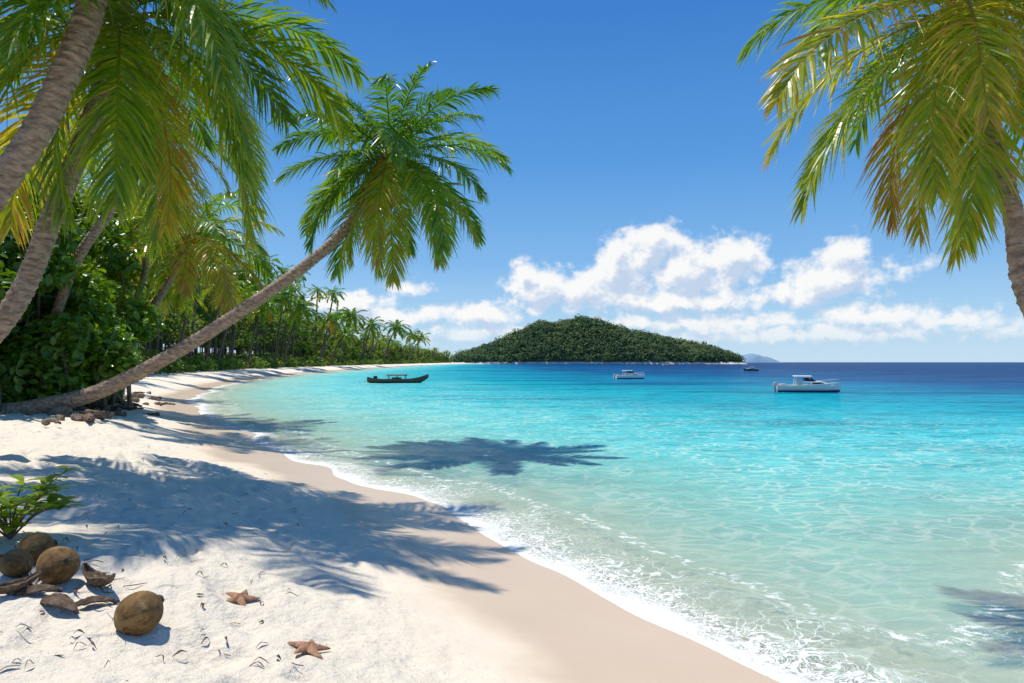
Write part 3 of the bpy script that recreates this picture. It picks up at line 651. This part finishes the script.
# ---------------------------------------------------------------- sun & sky
sd=Vector((-.31,.15,.94)).normalized()
L=bpy.data.lights.new('sun','SUN');L.energy=4.9;L.angle=math.radians(.6);L.color=(1,.94,.84)
so=bpy.data.objects.new('sun',L);sc.collection.objects.link(so);so.rotation_euler=(-sd).to_track_quat('-Z','Y').to_euler();so.location=(-20,8,50)
w=bpy.data.worlds.new('World');sc.world=w;w.use_nodes=True;t=NT(w.node_tree);t.n.clear();out=t.n.new('ShaderNodeOutputWorld')
sky=t.n.new('ShaderNodeTexSky');sky.sky_type='NISHITA';sky.sun_disc=False
sky.sun_elevation=math.asin(sd.z);sky.sun_rotation=math.atan2(sd.x,sd.y);sky.air_density=1.0;sky.dust_density=.3;sky.ozone_density=1.5
blobs=[(540,288,36,24,1.05),(524,275,20,15,.85),(588,290,40,18,.95),(622,268,34,32,1.1),(652,246,28,24,1.15),(690,272,38,30,1.05),(735,262,30,25,1.05),(660,300,115,13,.9),
(830,278,36,26,1.05),(846,260,22,20,1),(812,294,52,11,.85),
(350,302,42,12,.9),(408,286,24,7,.55),(400,316,64,10,.7),(480,316,42,14,.85),(520,334,130,8,.65),(700,322,100,10,.75),(880,316,70,11,.7),(830,334,150,9,.7),(950,322,60,8,.6),(895,264,24,8,.3)]
g=bpy.data.node_groups.new('cloud_field','ShaderNodeTree')
g.interface.new_socket('Vector',in_out='INPUT',socket_type='NodeSocketVector');g.interface.new_socket('Value',in_out='OUTPUT',socket_type='NodeSocketFloat')
G=NT(g);gi=G.n.new('NodeGroupInput');go=G.n.new('NodeGroupOutput')
acc_=None
warp=G.node('ShaderNodeTexNoise',{'Vector':gi.outputs[0],'Scale':22.,'Detail':3.,'Roughness':.6}).outputs['Color']
wv=G.node('ShaderNodeVectorMath',{0:G.node('ShaderNodeVectorMath',{0:warp,1:(.5,.5,.5)},operation='SUBTRACT').outputs[0],1:(.045,.04,0)},operation='MULTIPLY').outputs[0]
pv_=G.node('ShaderNodeVectorMath',{0:gi.outputs[0],1:wv},operation='ADD').outputs[0]
for (bx,by,rx,ry,wt) in blobs:
    u0=math.atan((bx-512)/F);v0=math.atan((HY-by)/F*math.cos(u0))
    sx_,sy_=F/rx/1.15,F/ry/1.15
    d_=G.node('ShaderNodeVectorMath',{0:pv_,1:(sx_,sy_,0),2:(-u0*sx_,-v0*sy_,0)},operation='MULTIPLY_ADD').outputs[0]
    ln=G.node('ShaderNodeVectorMath',{0:d_},operation='LENGTH').outputs['Value']
    f_=G.math('MULTIPLY_ADD',ln,-wt,wt)
    acc_=f_ if acc_ is None else G.math('SMOOTH_MAX',acc_,f_,.12)
n1=G.noise(G.vscale(gi.outputs[0],(1,1.15,1)),38,7,.57)
n2_=G.math('MULTIPLY',G.math('SUBTRACT',n1,.47),1.6)
G.l.new(G.math('ADD',acc_,n2_),go.inputs[0])
dirv=t.node('ShaderNodeTexCoord').outputs['Generated'];sx=t.node('ShaderNodeSeparateXYZ',{0:dirv})
u=t.math('ARCTAN2',sx.outputs[0],sx.outputs[1]);vv=t.math('ARCSINE',sx.outputs[2])
uv=t.node('ShaderNodeCombineXYZ',{0:u,1:vv,2:0.}).outputs[0]
def fld(off):
    n=t.n.new('ShaderNodeGroup');n.node_tree=g
    t.l.new(t.node('ShaderNodeVectorMath',{0:uv,1:off},operation='ADD').outputs[0],n.inputs[0]);return n.outputs[0]
f0=fld((0,0,0));f1=fld((-.008,.016,0))
alpha=t.mapr(f0,-.05,.55);alpha=t.math('MULTIPLY',alpha,t.mapr(vv,.012,.07,.45,1.))
shd=t.math('SUBTRACT',f1,t.math('MULTIPLY',f0,.45));lit=t.mapr(shd,.62,.05)
K=10.
cc=t.mix(lit,(.56*K,.67*K,.84*K),(1.0*K,.985*K,.965*K))
# Nishita sky mostly overpainted with a hand-picked elevation ramp: saturated blues, pale horizon haze
grad=t.ramp(t.math('MULTIPLY',vv,1/1.5708,clamp=True),[(0,(.56,.77,.95)),(.035,(.41,.67,.93)),(.09,(.21,.49,.88)),(.18,(.085,.33,.78)),(.30,(.035,.215,.65)),(1,(.02,.13,.46))])
gk=t.node('ShaderNodeVectorMath',{0:grad,1:(K,K,K)},operation='MULTIPLY').outputs[0]
vis=t.mix(.85,sky.outputs[0],gk)
final=t.mix(t.math('MULTIPLY',alpha,.93),vis,cc)
bg=t.node('ShaderNodeBackground',{'Color':final,'Strength':.1});t.l.new(bg.outputs[0],out.inputs[0])
w.cycles.sampling_method='MANUAL';w.cycles.sample_map_resolution=256
# ---------------------------------------------------------------- camera
cam=bpy.data.cameras.new('camera');cam.lens=24.012;cam.sensor_width=36;cam.shift_y=20.5/1024;cam.clip_end=20000;cam.clip_start=.05
co=bpy.data.objects.new('camera',cam);sc.collection.objects.link(co);co.location=(0,0,CH);co.rotation_euler=(math.pi/2,0,0);sc.camera=co
sc.view_settings.view_transform='Standard';sc.view_settings.look='None';sc.view_settings.exposure=0
print('faces',sum(len(o.data.polygons) for o in bpy.data.objects if o.type=='MESH'))
